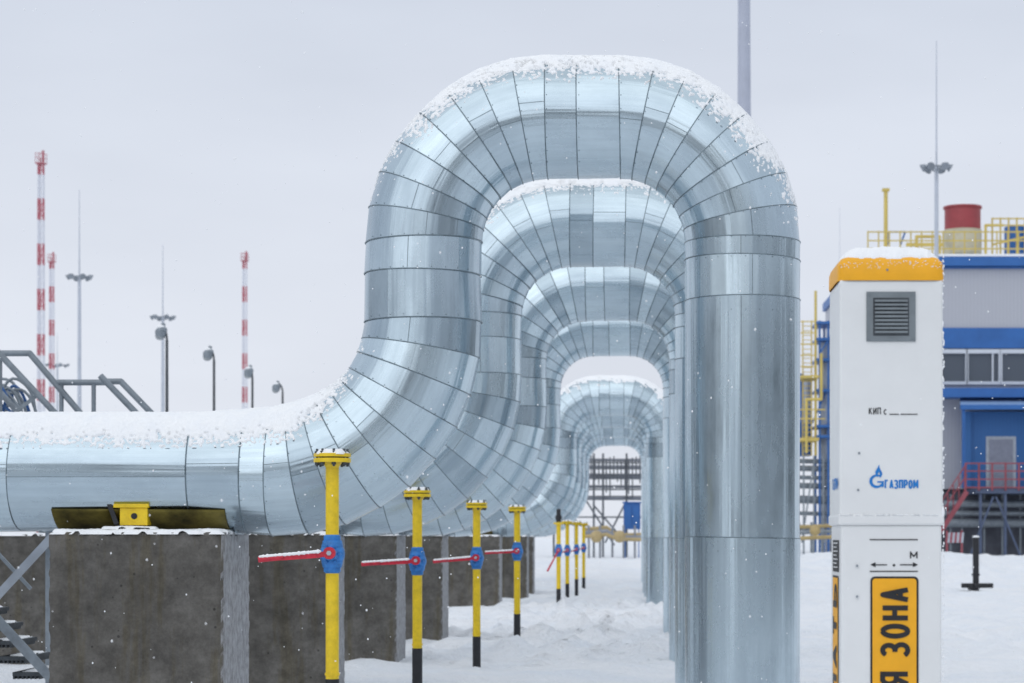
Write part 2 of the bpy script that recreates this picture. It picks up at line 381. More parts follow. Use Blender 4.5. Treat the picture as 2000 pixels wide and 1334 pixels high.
# cradle + bracket
for pi,D in enumerate(DS[:6]):
    T=pipe_roots[pi]
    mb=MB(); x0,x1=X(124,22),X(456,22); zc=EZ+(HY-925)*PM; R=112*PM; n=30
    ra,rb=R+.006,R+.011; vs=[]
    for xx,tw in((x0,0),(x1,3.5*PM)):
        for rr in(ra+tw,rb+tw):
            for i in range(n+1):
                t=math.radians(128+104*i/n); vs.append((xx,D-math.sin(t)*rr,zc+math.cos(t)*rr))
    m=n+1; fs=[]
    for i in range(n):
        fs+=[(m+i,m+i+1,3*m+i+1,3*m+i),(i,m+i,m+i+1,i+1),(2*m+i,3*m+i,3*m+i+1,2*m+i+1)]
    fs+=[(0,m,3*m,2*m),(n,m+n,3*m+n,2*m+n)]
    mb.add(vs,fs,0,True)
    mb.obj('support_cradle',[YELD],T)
    if pi==0:
        D1=21.50
        mb=MB()
        mb.box(X(234,D1),X(288,D1),D1,D1+.2,Z(1026,D1),Z(992,D1),0)
        mb.box(X(222,D1),X(291,D1),D1-.02,D1+.12,Z(991.7,D1),Z(984,D1),0)
        mb.cyl(W(262,1008,D1-.012),W(262,1008,D1+.004),.032,.032,20,1)
        mb.cyl(W(262,1008,D1-.008),W(262,1008,D1+.004),.056,.056,24,0)
        b0,b1=W(212,983,D1),W(227,1024,D1)
        mb.beam(b0+Vector((0,.08,0)),b1+Vector((0,.08,0)),.14,.05,1)
        mb.obj('support_bracket',[YEL,BLK],T,None,.005)
        sb=MB(); snow_patch(sb,X(200,D1),X(310,D1),D1-.10,D1+.06,Z(1032,D1),.022,.015,4,.04); sb.obj('snow_ridge',[SNOW],T)
# ---------------- concrete blocks
def block(x0,x1,y0,y1,z1,seed,label,z0=-.1):
    T=thing('concrete_block',label,'concrete block',((x0+x1)/2,(y0+y1)/2,0),'concrete pipe supports')
    mb=MB(); nx,ny,nz=60,30,60
    def face(fn,nu,nv):
        vs=[]
        for j in range(nv+1):
            for i in range(nu+1):
                p=Vector(fn(i/nu,j/nv))
                e=min(p.z-z0,z1-p.z); ex=min(p.x-x0,x1-p.x); ey=min(p.y-y0,y1-p.y)
                edge=(e<.02)+(ex<.02)+(ey<.02)
                q=Vector((N3(p.x*3+seed,p.y*3,p.z*3),N3(p.x*3,p.y*3+seed,p.z*3),N3(p.x*3,p.y*3,p.z*3+seed)))*.007
                if edge>=2:
                    c=Vector(((x0+x1)/2,(y0+y1)/2,(z0+z1)/2))-p; q+=Vector((math.copysign(1,c.x),math.copysign(1,c.y),math.copysign(1,c.z) if e<.03 else 0))*.022*max(0,.2+N3(p.x*11,p.z*11,p.y*11+seed)*2)
                vs.append(p+q)
        k=nu+1; mb.add(vs,[(j*k+i,j*k+i+1,(j+1)*k+i+1,(j+1)*k+i) for j in range(nv) for i in range(nu)],0,True)
    L_=lambda a,b,t:a+(b-a)*t
    face(lambda u,v:(L_(x0,x1,u),y0,L_(z0,z1,v)),nx,nz)
    face(lambda u,v:(L_(x1,x0,u),y1,L_(z0,z1,v)),nx,nz)
    face(lambda u,v:(x1,L_(y0,y1,u),L_(z0,z1,v)),ny,nz)
    face(lambda u,v:(x0,L_(y1,y0,u),L_(z0,z1,v)),ny,nz)
    face(lambda u,v:(L_(x0,x1,u),L_(y0,y1,v),z1),nx,ny)
    mb.obj('concrete_body',[CONC],T)
    sb=MB(); snow_patch(sb,x0-.012,x1+.012,y0-.035,y1,z1-.012,.040,.018 if seed<2 else .035,seed,.07)
    sb.obj('snow_layer',[SNOW],T)
bx0,bx1=X(95,21.3),X(437,21.3)
BL='weathered concrete block carrying a clad pipeline, rimmed with snow'
for i,D in enumerate(DS[:7]):
    dx=[0,.12,.17,.33,.2,.7,.6][i]
    block(bx0+dx,bx1+dx,D-.7,D+.75-(.4 if i==1 else 0),2.205,i+1,BL)
block(-13.2,X(98,35.8),35.8,37.2,2.2,33,'weathered concrete block beside a steel stair')
# ---------------- valve standpipes
def valve(px,D,yv,ytop,yblk,hx,hy,cap=False,idx=0):
    x=X(px,D); zt=Z(ytop,D); zv=Z(yv,D); zb=Z(yblk,D); g0=gz(x,D)-.05
    T=thing('valve_standpipe','yellow drain standpipe with blue ball valve and red lever' if not cap else 'yellow standpipe with blue valve and dark capped top','valve standpipe',(x,D,g0),'drain valves in front of the pipelines')
    r=.064
    mb=MB(); mb.cyl((x,D,zb),(x,D,zt-.08),r,r,24,0); mb.cyl((x,D,g0),(x,D,zb),r*1.06,r*1.06,24,1)
    mb.cyl((x,D,zb+.035),(x,D,zb+.06),r*1.13,r*1.13,24,0); mb.cyl((x,D,zt-.14),(x,D,zt-.08),r*.95,r*1.5,24,0)
    mb.obj('standpipe_tube',[YEL,BLK],T)
    mb=MB()
    if cap:
        mb.cyl((x,D,zt-.09),(x,D,zt-.06),.15,.15,24,1); mb.cyl((x,D,zt-.055),(x,D,zt-.03),.15,.15,24,1)
        mb.cyl((x,D,zt-.03),(x,D,zt+.36),.075,.06,16,0); mb.cyl((x,D,zt+.05),(x,D,zt+.16),.1,.1,12,0)
        mb.obj('top_cap',[BLK,YEL],T)
    else:
        mb.cyl((x,D,zt-.085),(x,D,zt-.045),.178,.178,36,0); mb.cyl((x,D,zt-.032),(x,D,zt),.178,.178,36,0)
        mb.cyl((x,D,zt-.045),(x,D,zt-.032),.12,.12,20,1)
        for i in range(8):
            a=2*math.pi*(i+.3)/8; bx,by=x+.145*math.cos(a),D+.145*math.sin(a)
            mb.cyl((bx,by,zt-.125),(bx,by,zt+.045),.012,.012,8,1); mb.cyl((bx,by,zt),(bx,by,zt+.022),.024,.024,6,1); mb.cyl((bx,by,zt-.11),(bx,by,zt-.085),.024,.024,6,1)
        mb.obj('flange',[YEL,DGRY],T)
        sb=MB(); snow_patch(sb,x-.17,x+.17,D-.17,D+.17,zt,.04,.012,idx*3,.03,0,True); sb.obj('snow_tuft',[SNOW],T)
    mb=MB(); mb.sph((x,D,zv),(.122,.122,.125),28,16)
    for s in(-1,1):
        mb.cyl((x,D,zv+s*.07),(x,D,zv+s*.13),.105,.092,20,0); mb.cyl((x,D,zv+s*.13),(x,D,zv+s*.17),.088,.088,6,0); mb.cyl((x,D,zv+s*.17),(x,D,zv+s*.185),.08,.067,20,0)
    mb.cyl((x,D-.17,zv),(x,D-.08,zv),.06,.075,20,0)
    for i in range(6):
        a=i*math.pi/3; mb.cyl((x+.085*math.cos(a),D-.13,zv+.085*math.sin(a)),(x+.085*math.cos(a),D-.07,zv+.085*math.sin(a)),.014,.014,6,0)
    mb.obj('valve_body',[BLU],T)
    mb=MB(); h0=Vector((x,D-.2,zv+.01)); mb.cyl((x,D-.225,zv+.01),(x,D-.16,zv+.01),.058,.058,20,0)
    mb.cyl((x,D-.24,zv+.01),(x,D-.22,zv+.01),.025,.025,6,1)
    he=Vector((X(hx,D-.2),D-.2,Z(hy,D-.2))); mid=h0+(he-h0)*.18+Vector((0,0,-.012))
    mb.beam(h0,mid,.02,.05,0); mb.beam(mid,he,.02,.046,0); mb.cyl(he+(h0-he)*.35,he,.027,.03,10,0)
    mb.obj('lever_handle',[RED,LGRY],T)
    if not cap:
        sb=MB()
        for q in range(44):
            f=.14+.85*q/44; p=h0+(he-h0)*f
            sb.sph(p+Vector((0,-.006,.025+.005*N3(q,idx,0))),(.020,.024,.014+.014*abs(N3(q*1.7,idx,4))),8,6)
        sb.obj('snow_strip',[SNOW],T)
valve(649,20.2,1082,886,1326,505,1093,idx=0)
valve(815,27.7,1096,958,1266,706,1102,idx=1)
valve(931,35,1090,982,1243,846,1097,idx=2)
valve(1010,42.2,1077,990,1199,947,1080,idx=3)
valve(1091,62,1075,1018,1150,1069,1116,True,4)
valve(1108,70,1075,1018,1140,1090,1082,idx=5)
valve(1126,77,1073,1020,1131,1110,1079,idx=6)
valve(1140,84,1070,1022,1128,1126,1074,idx=7)
# ---------------- marker post
D=10.5; px0,px1=1640,1842
x0,x1=X(px0,D),X(px1,D); wd=x1-x0; y0,y1=D,D+wd
T=thing('marker_post','square white marker post with orange cap and warning sign','marker post',((x0+x1)/2,D+wd/2,0))
mb=MB(); mb.box(x0,x1,y0,y1,Z(1020,D),Z(546,D)); mb.box(x0-.006,x1+.006,y0-.006,y1+.006,Z(1026,D),Z(1004,D)+.0)
mb.obj('upper_sleeve',[WHT],T,None,.012)
mb=MB(); mb.box(x0+.008,x1-.006,y0+.008,y1-.008,-.1,Z(1027,D)+.004); col=mb.obj('lower_column',[WHT],T,None,.012)
def loft(mb,prof,cx,cy,n=40,p=7,mi=0):
    vs=[]
    for (hw,z) in prof:
        for i in range(n):
            t=2*math.pi*(i+.5)/n; c,s=math.cos(t),math.sin(t); k=(abs(c)**p+abs(s)**p)**(-1/p)
            vs.append((cx+hw*k*c,cy+hw*k*s,z))
    m=len(prof); fs=[(j*n+i,j*n+(i+1)%n,(j+1)*n+(i+1)%n,(j+1)*n+i) for j in range(m-1) for i in range(n)]
    fs.append(tuple((m-1)*n+i for i in range(n))); mb.add(vs,fs,mi,True)
cx,cy=(x0+x1)/2,D+wd/2; hw=wd/2
mb=MB(); zc0=Z(548,D)
loft(mb,[(hw+.008,zc0),(hw+.010,zc0+.01),(hw+.009,zc0+.075),(hw+.003,zc0+.095),(hw-.014,zc0+.115),(hw-.045,zc0+.130),(hw-.10,zc0+.140),(hw-.2,zc0+.144)],cx,cy,96,12)
mb.obj('post_cap',[ORG],T)
sb=MB(); nn=100; vs=[]
for j in range(nn+1):
    for i in range(nn+1):
        u=i/nn*2-1;v=j/nn*2-1; x=cx+u*hw;y=cy+v*hw
        rr=(abs(u)**8+abs(v)**8)**(1/8.)
        th=.955+.06*N3(x*18,y*18,1); h=.036*math.sqrt(max(0,min(1,(th-rr)*3)))+.005*N3(x*50,y*50,5)+.009*N3(x*13,y*13,8) if rr<th else -.03
        base=zc0+.142-.034*sm(.72,1.0,rr)
        vs.append((x,y,base+h))
sb.add(vs,[(j*(nn+1)+i,j*(nn+1)+i+1,(j+1)*(nn+1)+i+1,(j+1)*(nn+1)+i) for j in range(nn) for i in range(nn)],0,True)
sb.obj('snow_cap',[SNOW],T)
sb=MB()
rr_=random.Random(5)
for q in range(130):
    z=rr_.uniform(Z(1330,D),Z(500,D)); sb.sph((x1+rr_.uniform(-.002,.004),D+rr_.uniform(-.006,.01),z),(.004,.004,rr_.uniform(.003,.012)),6,4)
sb.sph((x1,D,Z(1000,D)),(.008,.008,.03),8,6)
for q in range(60):
    sb.sph((x0+rr_.uniform(-.01,wd),y0-.006,Z(1006,D)+.001),(rr_.uniform(.004,.012),.005,.003),6,4)
for q in range(90):
    sb.sph((x0+rr_.uniform(-.01,wd),y0-.008,zc0+rr_.uniform(.06,.10)),(.0025,.0025,.0025),6,4)
so_=sb.obj('snow_specks',[SNOW],T); so_['kind']='stuff'
mb=MB(); a,b_=X(1692,D),X(1788,D); zt,zb=Z(570,D),Z(667,D); yf=D-.004
MG=paint('vent_grey',(.22,.25,.27),.45,.15,8,.3)
mb.box(a,b_,yf-.004,D,zb,zt,0); mb.box(X(1705,D),X(1775,D),yf-.0065,yf-.003,Z(656,D),Z(582,D),2)
for i in range(9):
    zz=Z(586+i*7.6,D); mb.beam((X(1708,D),yf-.012,zz-.006),(X(1772,D),yf-.012,zz-.006),.016,.011,1)
for sx_ in(1698,1782):
    for sy_ in(576,661): mb.cyl(W(sx_,sy_,D-.014),W(sx_,sy_,D-.006),.005,.005,10,1)
mb.obj('louvred_vent',[MG,MG,DGRY],T,None,.001)
for (a,b) in((1678,885),(1676,957),(1674,1105),(1674,1165),(1733,527)):
    mb=MB(); mb.cyl(W(a,b,D-.014 if b<600 else D-.005),W(a,b,D+.01),.006,.006,10)
    mb.obj('screw_head',[GRY],T)
def hline(mb,s,a,b,c,d,y,th,lw=.62,gap=.14,mi=0):
    H=Z(c,D)-Z(d,D); Lx=X(b,D)-X(a,D)
    letters(mb,s,Lx/H,th,lw,gap,lambda u,v,k:(X(a,D)+u*H,y-k*1.5e-5,Z(d,D)+v*H),mi)
def vline(mb,s,a,b,c,d,y,th,lw=.62,gap=.14,mi=0):
    H=X(b,D)-X(a,D); Lz=Z(c,D)-Z(d,D)
    letters(mb,s,Lz/H,th,lw,gap,lambda u,v,k:(X(b,D)-v*H,y-k*1.5e-5,Z(d,D)+u*H),mi)
yt=D-.0025; ytl=D+.005
def flat(mb,a,b,c,d,y,mi=0): mb.box(X(a,D),X(b,D),y-.0005,y+.002,Z(d,D),Z(c,D),mi)
mb=MB(); hline(mb,'КИП',1697,1720,796,810,yt,.13,.66,.26); hline(mb,'с',1725.5,1733,796,810,yt,.14,.6,.2); flat(mb,1737,1792,808.4,810,yt)
mb.obj('sleeve_lettering',[BLK],T)
mb=MB(); flat(mb,1699,1793,1053,1055,ytl); flat(mb,1699,1793,1115,1117,ytl)
hline(mb,'М',1777,1793,1077,1092,ytl,.17)
flat(mb,1704,1733,1102.2,1104.2,ytl); flat(mb,1758,1789,1102.2,1104.2,ytl)
mb.add([W(1700,1103,ytl),W(1710,1098,ytl),W(1710,1108,ytl)],[(0,1,2)]); mb.add([W(1793,1103,ytl),W(1783,1098,ytl),W(1783,1108,ytl)],[(0,2,1)])
mb.cyl(W(1746,1104,ytl-.0008),W(1746,1104,ytl+.002),.0065,.0065,14)
mb.obj('distance_symbol',[BLK],T)
def emblem(mb,x,y,sx,sy,yy):
    def P(u,v,k=0): return W(x+u*sx,y+v*sy,yy-k*1e-4)
    n=30; vs=[];fs=[]
    for i in range(n+1):
        t=math.radians(-50-300*i/n)
        th=.16+.16*math.sin(math.pi*min(1,i/n*1.0))
        for r in(1.0,1.0-th*1.3): vs.append(P(r*math.cos(t),r*math.sin(t)*.95))
    for i in range(n): fs.append((2*i,2*i+1,2*i+3,2*i+2))
    mb.add(vs,fs)
    mb.add([P(.1,-.02,1),P(1.0,-.02,1),P(1.0,.2,1),P(.1,.2,1)],[(0,1,2,3)])
    mb.add([P(.72,.1,2),P(1.0,.1,2),P(1.0,.75,2),P(.72,.85,2)],[(0,1,2,3)])
    A=[(0.15,-.55),(-.12,-.9),(-.18,-1.35),(.1,-1.8),(.38,-2.35),(.42,-1.9),(.62,-1.5),(.82,-1.1),(.72,-.75),(.5,-.45),(.42,-.75),(.46,-1.05),(.34,-1.35),(.18,-1.0),(.2,-.75)]
    mb.add([P(*q,3) for q in A],[tuple(range(len(A)))])
mb=MB(); emblem(mb,1712,940,14,14,yt-.0006); hline(mb,'ГАЗПРОМ',1728,1793,937,955,yt,.18,.62,.16)
mb.obj('blue_emblem',[LBLUE],T)
def rrect(mb,a,b,c,d,r,y,mi):
    vs=[]
    for (cx_,cy_,s0) in((b-r,c+r,-90),(b-r,d-r,0),(a+r,d-r,90),(a+r,c+r,180)):
        for i in range(7):
            t=math.radians(s0+15*i); vs.append(W(cx_+r*math.cos(t),cy_+r*math.sin(t),y))
    mb.add(vs,[tuple(range(len(vs)))],mi)
mb=MB(); rrect(mb,1700,1794,1126,1620,9,D+.0045,0); rrect(mb,1704,1790,1130,1616,6,D+.003,1)
sg=mb.obj('warning_sign',[BLK,ORG],T)
S=sub(T,sg); mb=MB(); vline(mb,'ОХРАННАЯ ЗОНА',1719,1778,1147,1590,D+.0012,.165,.5,.11)
mb.obj('sign_lettering',[BLK],S)
mb=MB(); xs_=x0+.005
def side(mb,ya,yb,c,d,xx,mi):
    z1_,z0_=Z(c,D),Z(d,D); mb.add([(xx,ya,z0_),(xx,yb,z0_),(xx,yb,z1_),(xx,ya,z1_)],[(0,1,2,3)],mi)
side(mb,D+.10,D+.40,1055,1118,xs_,0)
for i in range(7): side(mb,D+.14+(i%2)*.05,D+.36,1060+i*8,1062+i*8,xs_-.0015,2)
side(mb,D+.12,D+.40,1126,1668,xs_,0); side(mb,D+.135,D+.385,1130,1664,xs_-.0012,1)
s2=mb.obj('side_sign',[BLK,ORG,WHT],T)
S2=sub(T,s2)
mb=MB(); H=.2
letters(mb,'НЕ КОПАТЬ',(Z(1140,D)-Z(1655,D))/H,.17,.6,.14,lambda u,v,k:(xs_-.003-k*2e-5,D+.16+v*H,Z(1655,D)+u*H))
mb.obj('sign_lettering',[BLK],S2)
mb=MB(); H=Z(932,D)-Z(956,D)
letters(mb,'ГАЗПРОМ',.30/H,.2,.6,.13,lambda u,v,k:(x0-.0015-k*2e-5,D+.36-u*H,Z(956,D)+v*H))
mb.obj('side_emblem',[LBLUE],T)
# ---------------- masts
def stripe_mat():
    m,nt,b=newmat('red_white_bands'); tc=nd(nt,'ShaderNodeTexCoord'); s=nd(nt,'ShaderNodeSeparateXYZ'); nt.links.new(tc.outputs['Object'],s.inputs[0])
    d=nd(nt,'ShaderNodeMath',operation='DIVIDE'); nt.links.new(s.outputs[2],d.inputs[0]); d.inputs[1].default_value=4.3
    fr=nd(nt,'ShaderNodeMath',operation='FRACT'); nt.links.new(d.outputs[0],fr.inputs[0])
    r=rampn(nt,fr.outputs[0],[(.52,(.72,.74,.80)),(.525,(.50,.13,.17))]); r.color_ramp.interpolation='CONSTANT'
    nt.links.new(r.outputs[0],b.inputs['Base Color']); b.inputs['Roughness'].default_value=.5; return m
STR=stripe_mat(); MRED=paint('mast_red',(.48,.17,.2),.5)  # distance haze is put into the muted mast colours
def rwmast(px,ytop,D):
    x=X(px,D); h=Z(ytop,D)
    T=thing('communication_mast','tall red and white banded lattice mast with top platform','mast',(x,D,0),'red and white masts')
    mb=MB(); n=int(h/1.1); 
    w0,w1=.30,.23
    for (sx,sy) in((-1,-1),(1,-1),(1,1),(-1,1)):
        mb.cyl((x+sx*w0,D+sy*w0,0),(x+sx*w1,D+sy*w1,h-1),.055,.05,6)
    mb.cyl((x-.05,D,0),(x-.05,D,h-.5),.07,.06,8)
    for i in range(n):
        z=i*(h-1)/n; z2=(i+1)*(h-1)/n; ww=w0+(w1-w0)*i/n
        c=[(-1,-1),(1,-1),(1,1),(-1,1)]
        for k in range(4):
            a=c[k];b=c[(k+1)%4]
            if i%2: a,b=b,a
            mb.beam((x+a[0]*ww,D+a[1]*ww,z),(x+b[0]*ww,D+b[1]*ww,z2),.05,.05)
            mb.beam((x+a[0]*ww,D+a[1]*ww,z2),(x+b[0]*ww,D+b[1]*ww,z2),.05,.05)
    mb.obj('lattice_shaft',[STR],T)
    mb=MB(); mb.box(x-.45,x+.45,D-.45,D+.45,h-1.0,h-.9)
    for a in(-.42,0,.42):
        for b in(-.42,.42): mb.cyl((x+a,D+b,h-.9),(x+a,D+b,h),.03,.03,6)
    for z in(h-.45,h): mb.beam((x-.45,D-.42,z),(x+.45,D-.42,z),.05,.05); mb.beam((x-.45,D+.42,z),(x+.45,D+.42,z),.05,.05)
    mb.cyl((x+.2,D,h-.9),(x+.2,D,h+.3),.12,.12,8)
    mb.obj('top_platform',[MRED],T)
rwmast(80,300,200); rwmast(101,497,270); rwmast(478,495,270)
HAZE=paint('hazed_mast_steel',(.50,.54,.61),.5,.1,1,.0)  # steel colour lightened to carry distance haze
CROWN=paint('crown_grey',(.25,.28,.32),.5,.2,1,.1)
def lmast(px,ytop,ycl,D,r0=.17):
    x=X(px,D); h=Z(ytop,D)
    T=thing('lightning_mast','slender grey steel lightning mast with floodlight crown' if ycl else 'slender grey steel lightning rod mast','mast',(x,D,0),'lightning masts')
    mb=MB(); zc=Z(ycl,D) if ycl else h*.6
    mb.cyl((x,D,0),(x,D,zc),r0*1.3,r0*.8,10); mb.cyl((x,D,zc),(x,D,h),r0*.42,r0*.15,8)
    mb.obj('mast_shaft',[HAZE],T)
    if ycl:
        mb=MB(); R=.62*D/150*(1 if D>150 else 1.15)
        for i in range(16):
            a=i*math.pi/8;b=(i+1)*math.pi/8
            mb.cyl((x+R*math.cos(a),D+R*math.sin(a),zc),(x+R*math.cos(b),D+R*math.sin(b),zc),.05,.05,6)
            if i%4==0: mb.cyl((x,D,zc-.3),(x+R*math.cos(a),D+R*math.sin(a),zc),.04,.04,6)
        for i in range(6):
            a=math.pi*i/3; c=Vector((x+R*1.15*math.cos(a),D+R*1.15*math.sin(a),zc+.05))
            d=Vector((math.cos(a),math.sin(a),-.6)).normalized()
            mb.cyl(c-d*.1,c+d*.22,.12,.27,10)
        mb.obj('floodlight_crown',[CROWN],T)
lmast(155,370,541,180); lmast(318,478,620,210); lmast(112,650,713,300); lmast(1829,80,327,130,.15); lmast(1640,405,None,260,.12)
T=thing('steel_chimney','tall plain grey tapered steel pole','pole',(X(1455,120),120,0))
mb=MB(); mb.cyl((X(1455,120),120,.5),(X(1453,120),120,Z(-120,120)),.52,.33,32)
mb.obj('pole_shaft',[paint('chimney_grey',(.42,.45,.54),.5,.06,1)],T)
mb=MB(); mb.cyl((X(1455,120),120,.5),(X(1455,120),120,1.2),.9,.9,24); mb.obj('base_flange',[GRY],T)
LG=paint('lamp_glass',(.35,.38,.4),.15)
def slamp(pp,hx,hy,D):
    x=X(pp,D); h=Z(hy-6,D)
    T=thing('street_lamp','dark steel street lamp with rounded hanging head dusted with snow','street lamp',(x,D,0),'street lamps')
    mb=MB(); hp=W(hx,hy,D); pts=[Vector((x,D,0)),Vector((x,D,h-.5))]
    for i in range(1,6):
        t=i/5*math.pi/2; pts.append(Vector((x-(x-hp.x-.02)*(1-math.cos(t)),D,h-.5+.5*math.sin(t))))
    mb.cyl(pts[0],pts[1],.075,.055,10); mb.tube(pts[1:],.045,8); mb.obj('lamp_pole',[DGRY],T)
    mb=MB(); rot=Matrix.Rotation(math.radians(-18),3,'Y')
    mb.sph(hp+Vector((0,0,-.02)),(.24,.24,.16),16,10,0,rot); mb.cyl(hp+Vector((.02,0,.05)),hp+Vector((.1,0,.28)),.13,.07,12,0)
    mb.cyl(hp+Vector((-.01,0,-.05)),hp+Vector((-.05,0,-.26)),.235,.19,16,0)
    mb.obj('lamp_housing',[GRY],T)
    mb=MB(); mb.sph(hp+Vector((-.05,0,-.26)),(.185,.185,.13),14,8,0); mb.obj('lamp_glass',[LG],T)
    mb=MB(); mb.sph(hp+Vector((.0,0,.12)),(.16,.2,.09),12,8,0); mb.obj('snow_tuft',[SNOW],T)
slamp(326,315,645,82); slamp(418,407,688,93); slamp(493,486,724,104); slamp(552,540,754,114)
# ---------------- walkway handrails + stair
T=thing('steel_walkway','grey tubular steel crossover walkway with sloping handrails','walkway',(X(60,30.5),30.5,0))
for (pts,dd) in(([(-60,628),(118,818),(170,873)],30),([(-40,690),(58,690),(180,834)],31),([(112,747),(212,747)],31),([(196,734),(300,842)],30),([(205,745),(236,745),(320,832)],31),([(-20,745),(40,810),(120,890)],31.4),):
    mb=MB(); mb.tube([W(a,b,dd) for a,b in pts],.046,10); mb.obj('handrail',[GRY],T)
for (a,b,dd) in((183,747,31),(0,700,31),(120,748,31)):
    mb=MB(); mb.cyl(W(a,b,dd),W(a,870,dd),.034,.034,8); mb.obj('rail_post',[GRY],T)
mb=MB(); mb.beam(W(28,806,30.1),W(78,768,30.1),.03,.05); mb.obj('rail_brace',[GRY],T)
mb=MB(); mb.box(X(-150,31),X(130,31),30,31.2,Z(905,30),Z(897,30))
for a in(-140,125): mb.box(X(a,31),X(a,31)+.1,30.0,30.1,0,Z(905,30))
mb.obj('deck',[GRY],T)
mb=MB(); rq=random.Random(4)
for i in range(12):
    pts=[]; A0=rq.uniform(-60,10); A1=rq.uniform(30,75); hgt=rq.uniform(25,75); b0=rq.uniform(800,830)
    for q in range(13):
        f=q/12; pts.append(W(A0+(A1-A0)*f+6*math.sin(f*5+i),b0-hgt*max(0,math.sin(math.pi*f))**.7+4*math.sin(f*9+i*2),32+i*.06))
    mb.tube(pts,.024,6,1 if i%3 else 0)
single(mb,'cable_bundle',[paint('blue_cable',(.03,.11,.3),.4),GRY],'bundle of blue and grey looping cables behind walkway rail','cables',W(-10,800,32))
D=25.0
T=thing('steel_stair','grey steel stair with grated snowy treads beside concrete block','stair',(X(20,D),D,0))
SL=(1312-1206)/97.
for dd in(24.5,25.6):
    mb=MB(); mb.beam(W(-120,1206-120*SL+10,dd),W(150,1206+150*SL+10,dd),.03,.11); mb.obj('stringer',[GRY],T)
for i in range(9):
    a=-85+i*28; b=1160+i*30; mb=MB(); c=W(a,b,D)
    mb.box(c.x-.05,c.x+.29,24.53,25.57,c.z-.035,c.z+.012)
    for q in range(7): mb.box(c.x-.05+q*.05,c.x-.03+q*.05,24.55,25.55,c.z-.07,c.z-.035)
    tr=mb.obj('tread',[DGRY],T)
    sb=MB(); snow_patch(sb,c.x+.04,c.x+.25,24.6,25.5,c.z+.012,.022,.03,i,.07); sb.obj('tread_snow',[SNOW],sub(T,tr))
mb=MB(); mb.beam(W(-30,1191,24.0),W(104,1046,24.0),.03,.09); mb.obj('diagonal_brace',[LGRY],T)
mb=MB(); mb.beam(W(-60,1020,24.9),W(60,1150,24.9),.03,.04); mb.obj('diagonal_brace',[GRY],T)
# ---------------- plant building
D=150.
def clad(name,c):
    m,nt,b=newmat(name); tc=nd(nt,'ShaderNodeTexCoord'); wv=nd(nt,'ShaderNodeTexWave'); wv.inputs['Scale'].default_value=1.2; nt.links.new(tc.outputs['Object'],wv.inputs[0])
    r=rampn(nt,wv.outputs['Fac'],[(0,[v*.95 for v in c]),(.5,c)]); nt.links.new(r.outputs[0],b.inputs['Base Color']); b.inputs['Roughness'].default_value=.55
    bumpn(nt,b,wv.outputs['Fac'],.15,.05); return m
WALL=clad('lilac_grey_cladding',(.45,.465,.515)); BWALL=clad('blue_cladding',(.03,.14,.38))
BLUP=paint('blue_trim_paint',(.025,.13,.40),.45,.15,.5); WFR=paint('white_window_frame',(.62,.66,.72),.5,.05)
GLS=newmat('window_glass'); GLS[2].inputs['Base Color'].default_value=(.08,.10,.13,1); GLS[2].inputs['Roughness'].default_value=.25; GLS=GLS[0]
DARKB=paint('dark_base_wall',(.12,.13,.16),.7,.35,.8)
YP=paint('yellow_rail_paint',(.62,.48,.13),.5,.15,1); RP=paint('hazed_red_paint',(.30,.07,.09),.5,.2,1)  # far yellow and red desaturated, haze put into the colour
T=thing('plant_building','grey industrial plant building with blue bands and roof railing','building',(X(1990,D),D,0))
def bb(mb,a,b,c,d,y0,y1,mi=0): mb.box(X(a,D),X(b,D),D+y0,D+y1,Z(d,D),Z(c,D),mi)
mb=MB(); bb(mb,1690,2500,521,679,.3,30); bb(mb,1690,2500,752,955,.3,30); bb(mb,1690,2500,680.3,751.7,.42,30); mb.obj('wall',[WALL],T)
mb=MB(); bb(mb,1684,2500,502,520,-.3,30.3); bb(mb,1688,2500,640,680,.1,.35); bb(mb,1688,2500,761,779,-1.8,.35); bb(mb,1688,2500,521,524,0,.3); mb.obj('blue_trim',[BLUP],T)
mb=MB(); bb(mb,1684,2500,497,501.5,-.25,30); 
mb.obj('roof_snow',[SNOW],T)
mb=MB(); bb(mb,1690,2500,956,1110,.8,30); mb.obj('base_storey',[DARKB],T)
for wi,(a,b) in enumerate(((1742,1798),(1806,1834),(1838,1886),(1892,1951),(1958,2018),(2025,2085))):
    wmb=MB(); bb(wmb,a-4,b+4,682,690,.05,.4); bb(wmb,a-4,b+4,745,751,.0,.4); bb(wmb,a-4,a,690,745,.05,.4); bb(wmb,b,b+4,690,745,.05,.4)
    if wi==3: bb(wmb,1938,1941,690,745,.1,.3)
    bb(wmb,a,b,690,745,.32,.38,1)
    wmb.obj('window',[WFR,GLS],T)
mb=MB(); bb(mb,1887,2120,806,954,-1.2,.29); bb(mb,1878,1890,806,954,-1.5,-1.2); mb.obj('entrance_bay',[BWALL],T)
mb=MB(); vs=[(X(1862,D),D-3.2,Z(798,D)),(X(2140,D),D-3.2,Z(798,D)),(X(2140,D),D-.0,Z(776,D)),(X(1875,D),D-.0,Z(776,D))]
vs+= [(v[0],v[1],v[2]-.15) for v in vs]; mb.add(vs,[(0,1,2,3),(7,6,5,4),(0,4,5,1),(1,5,6,2),(2,6,7,3),(3,7,4,0)],0); mb.obj('canopy_roof',[paint('canopy_pale_blue',(.26,.40,.64),.5)],T)
mb=MB(); bb(mb,1866,1872,800,955,-3.0,-2.8); bb(mb,1996,2002,800,955,-3.0,-2.8); bb(mb,1862,2140,796,805,-3.25,-3.0); mb.obj('canopy_frame',[BLUP],T)
mb=MB(); bb(mb,1920,1978,854,954,-1.26,-1.2,0); bb(mb,1926,1972,860,954,-1.32,-1.27,1); mb.obj('door',[LGRY,paint('door_grey',(.24,.26,.33),.5)],T)
mb=MB(); bb(mb,1885,2200,956,966,-4.5,.7); 
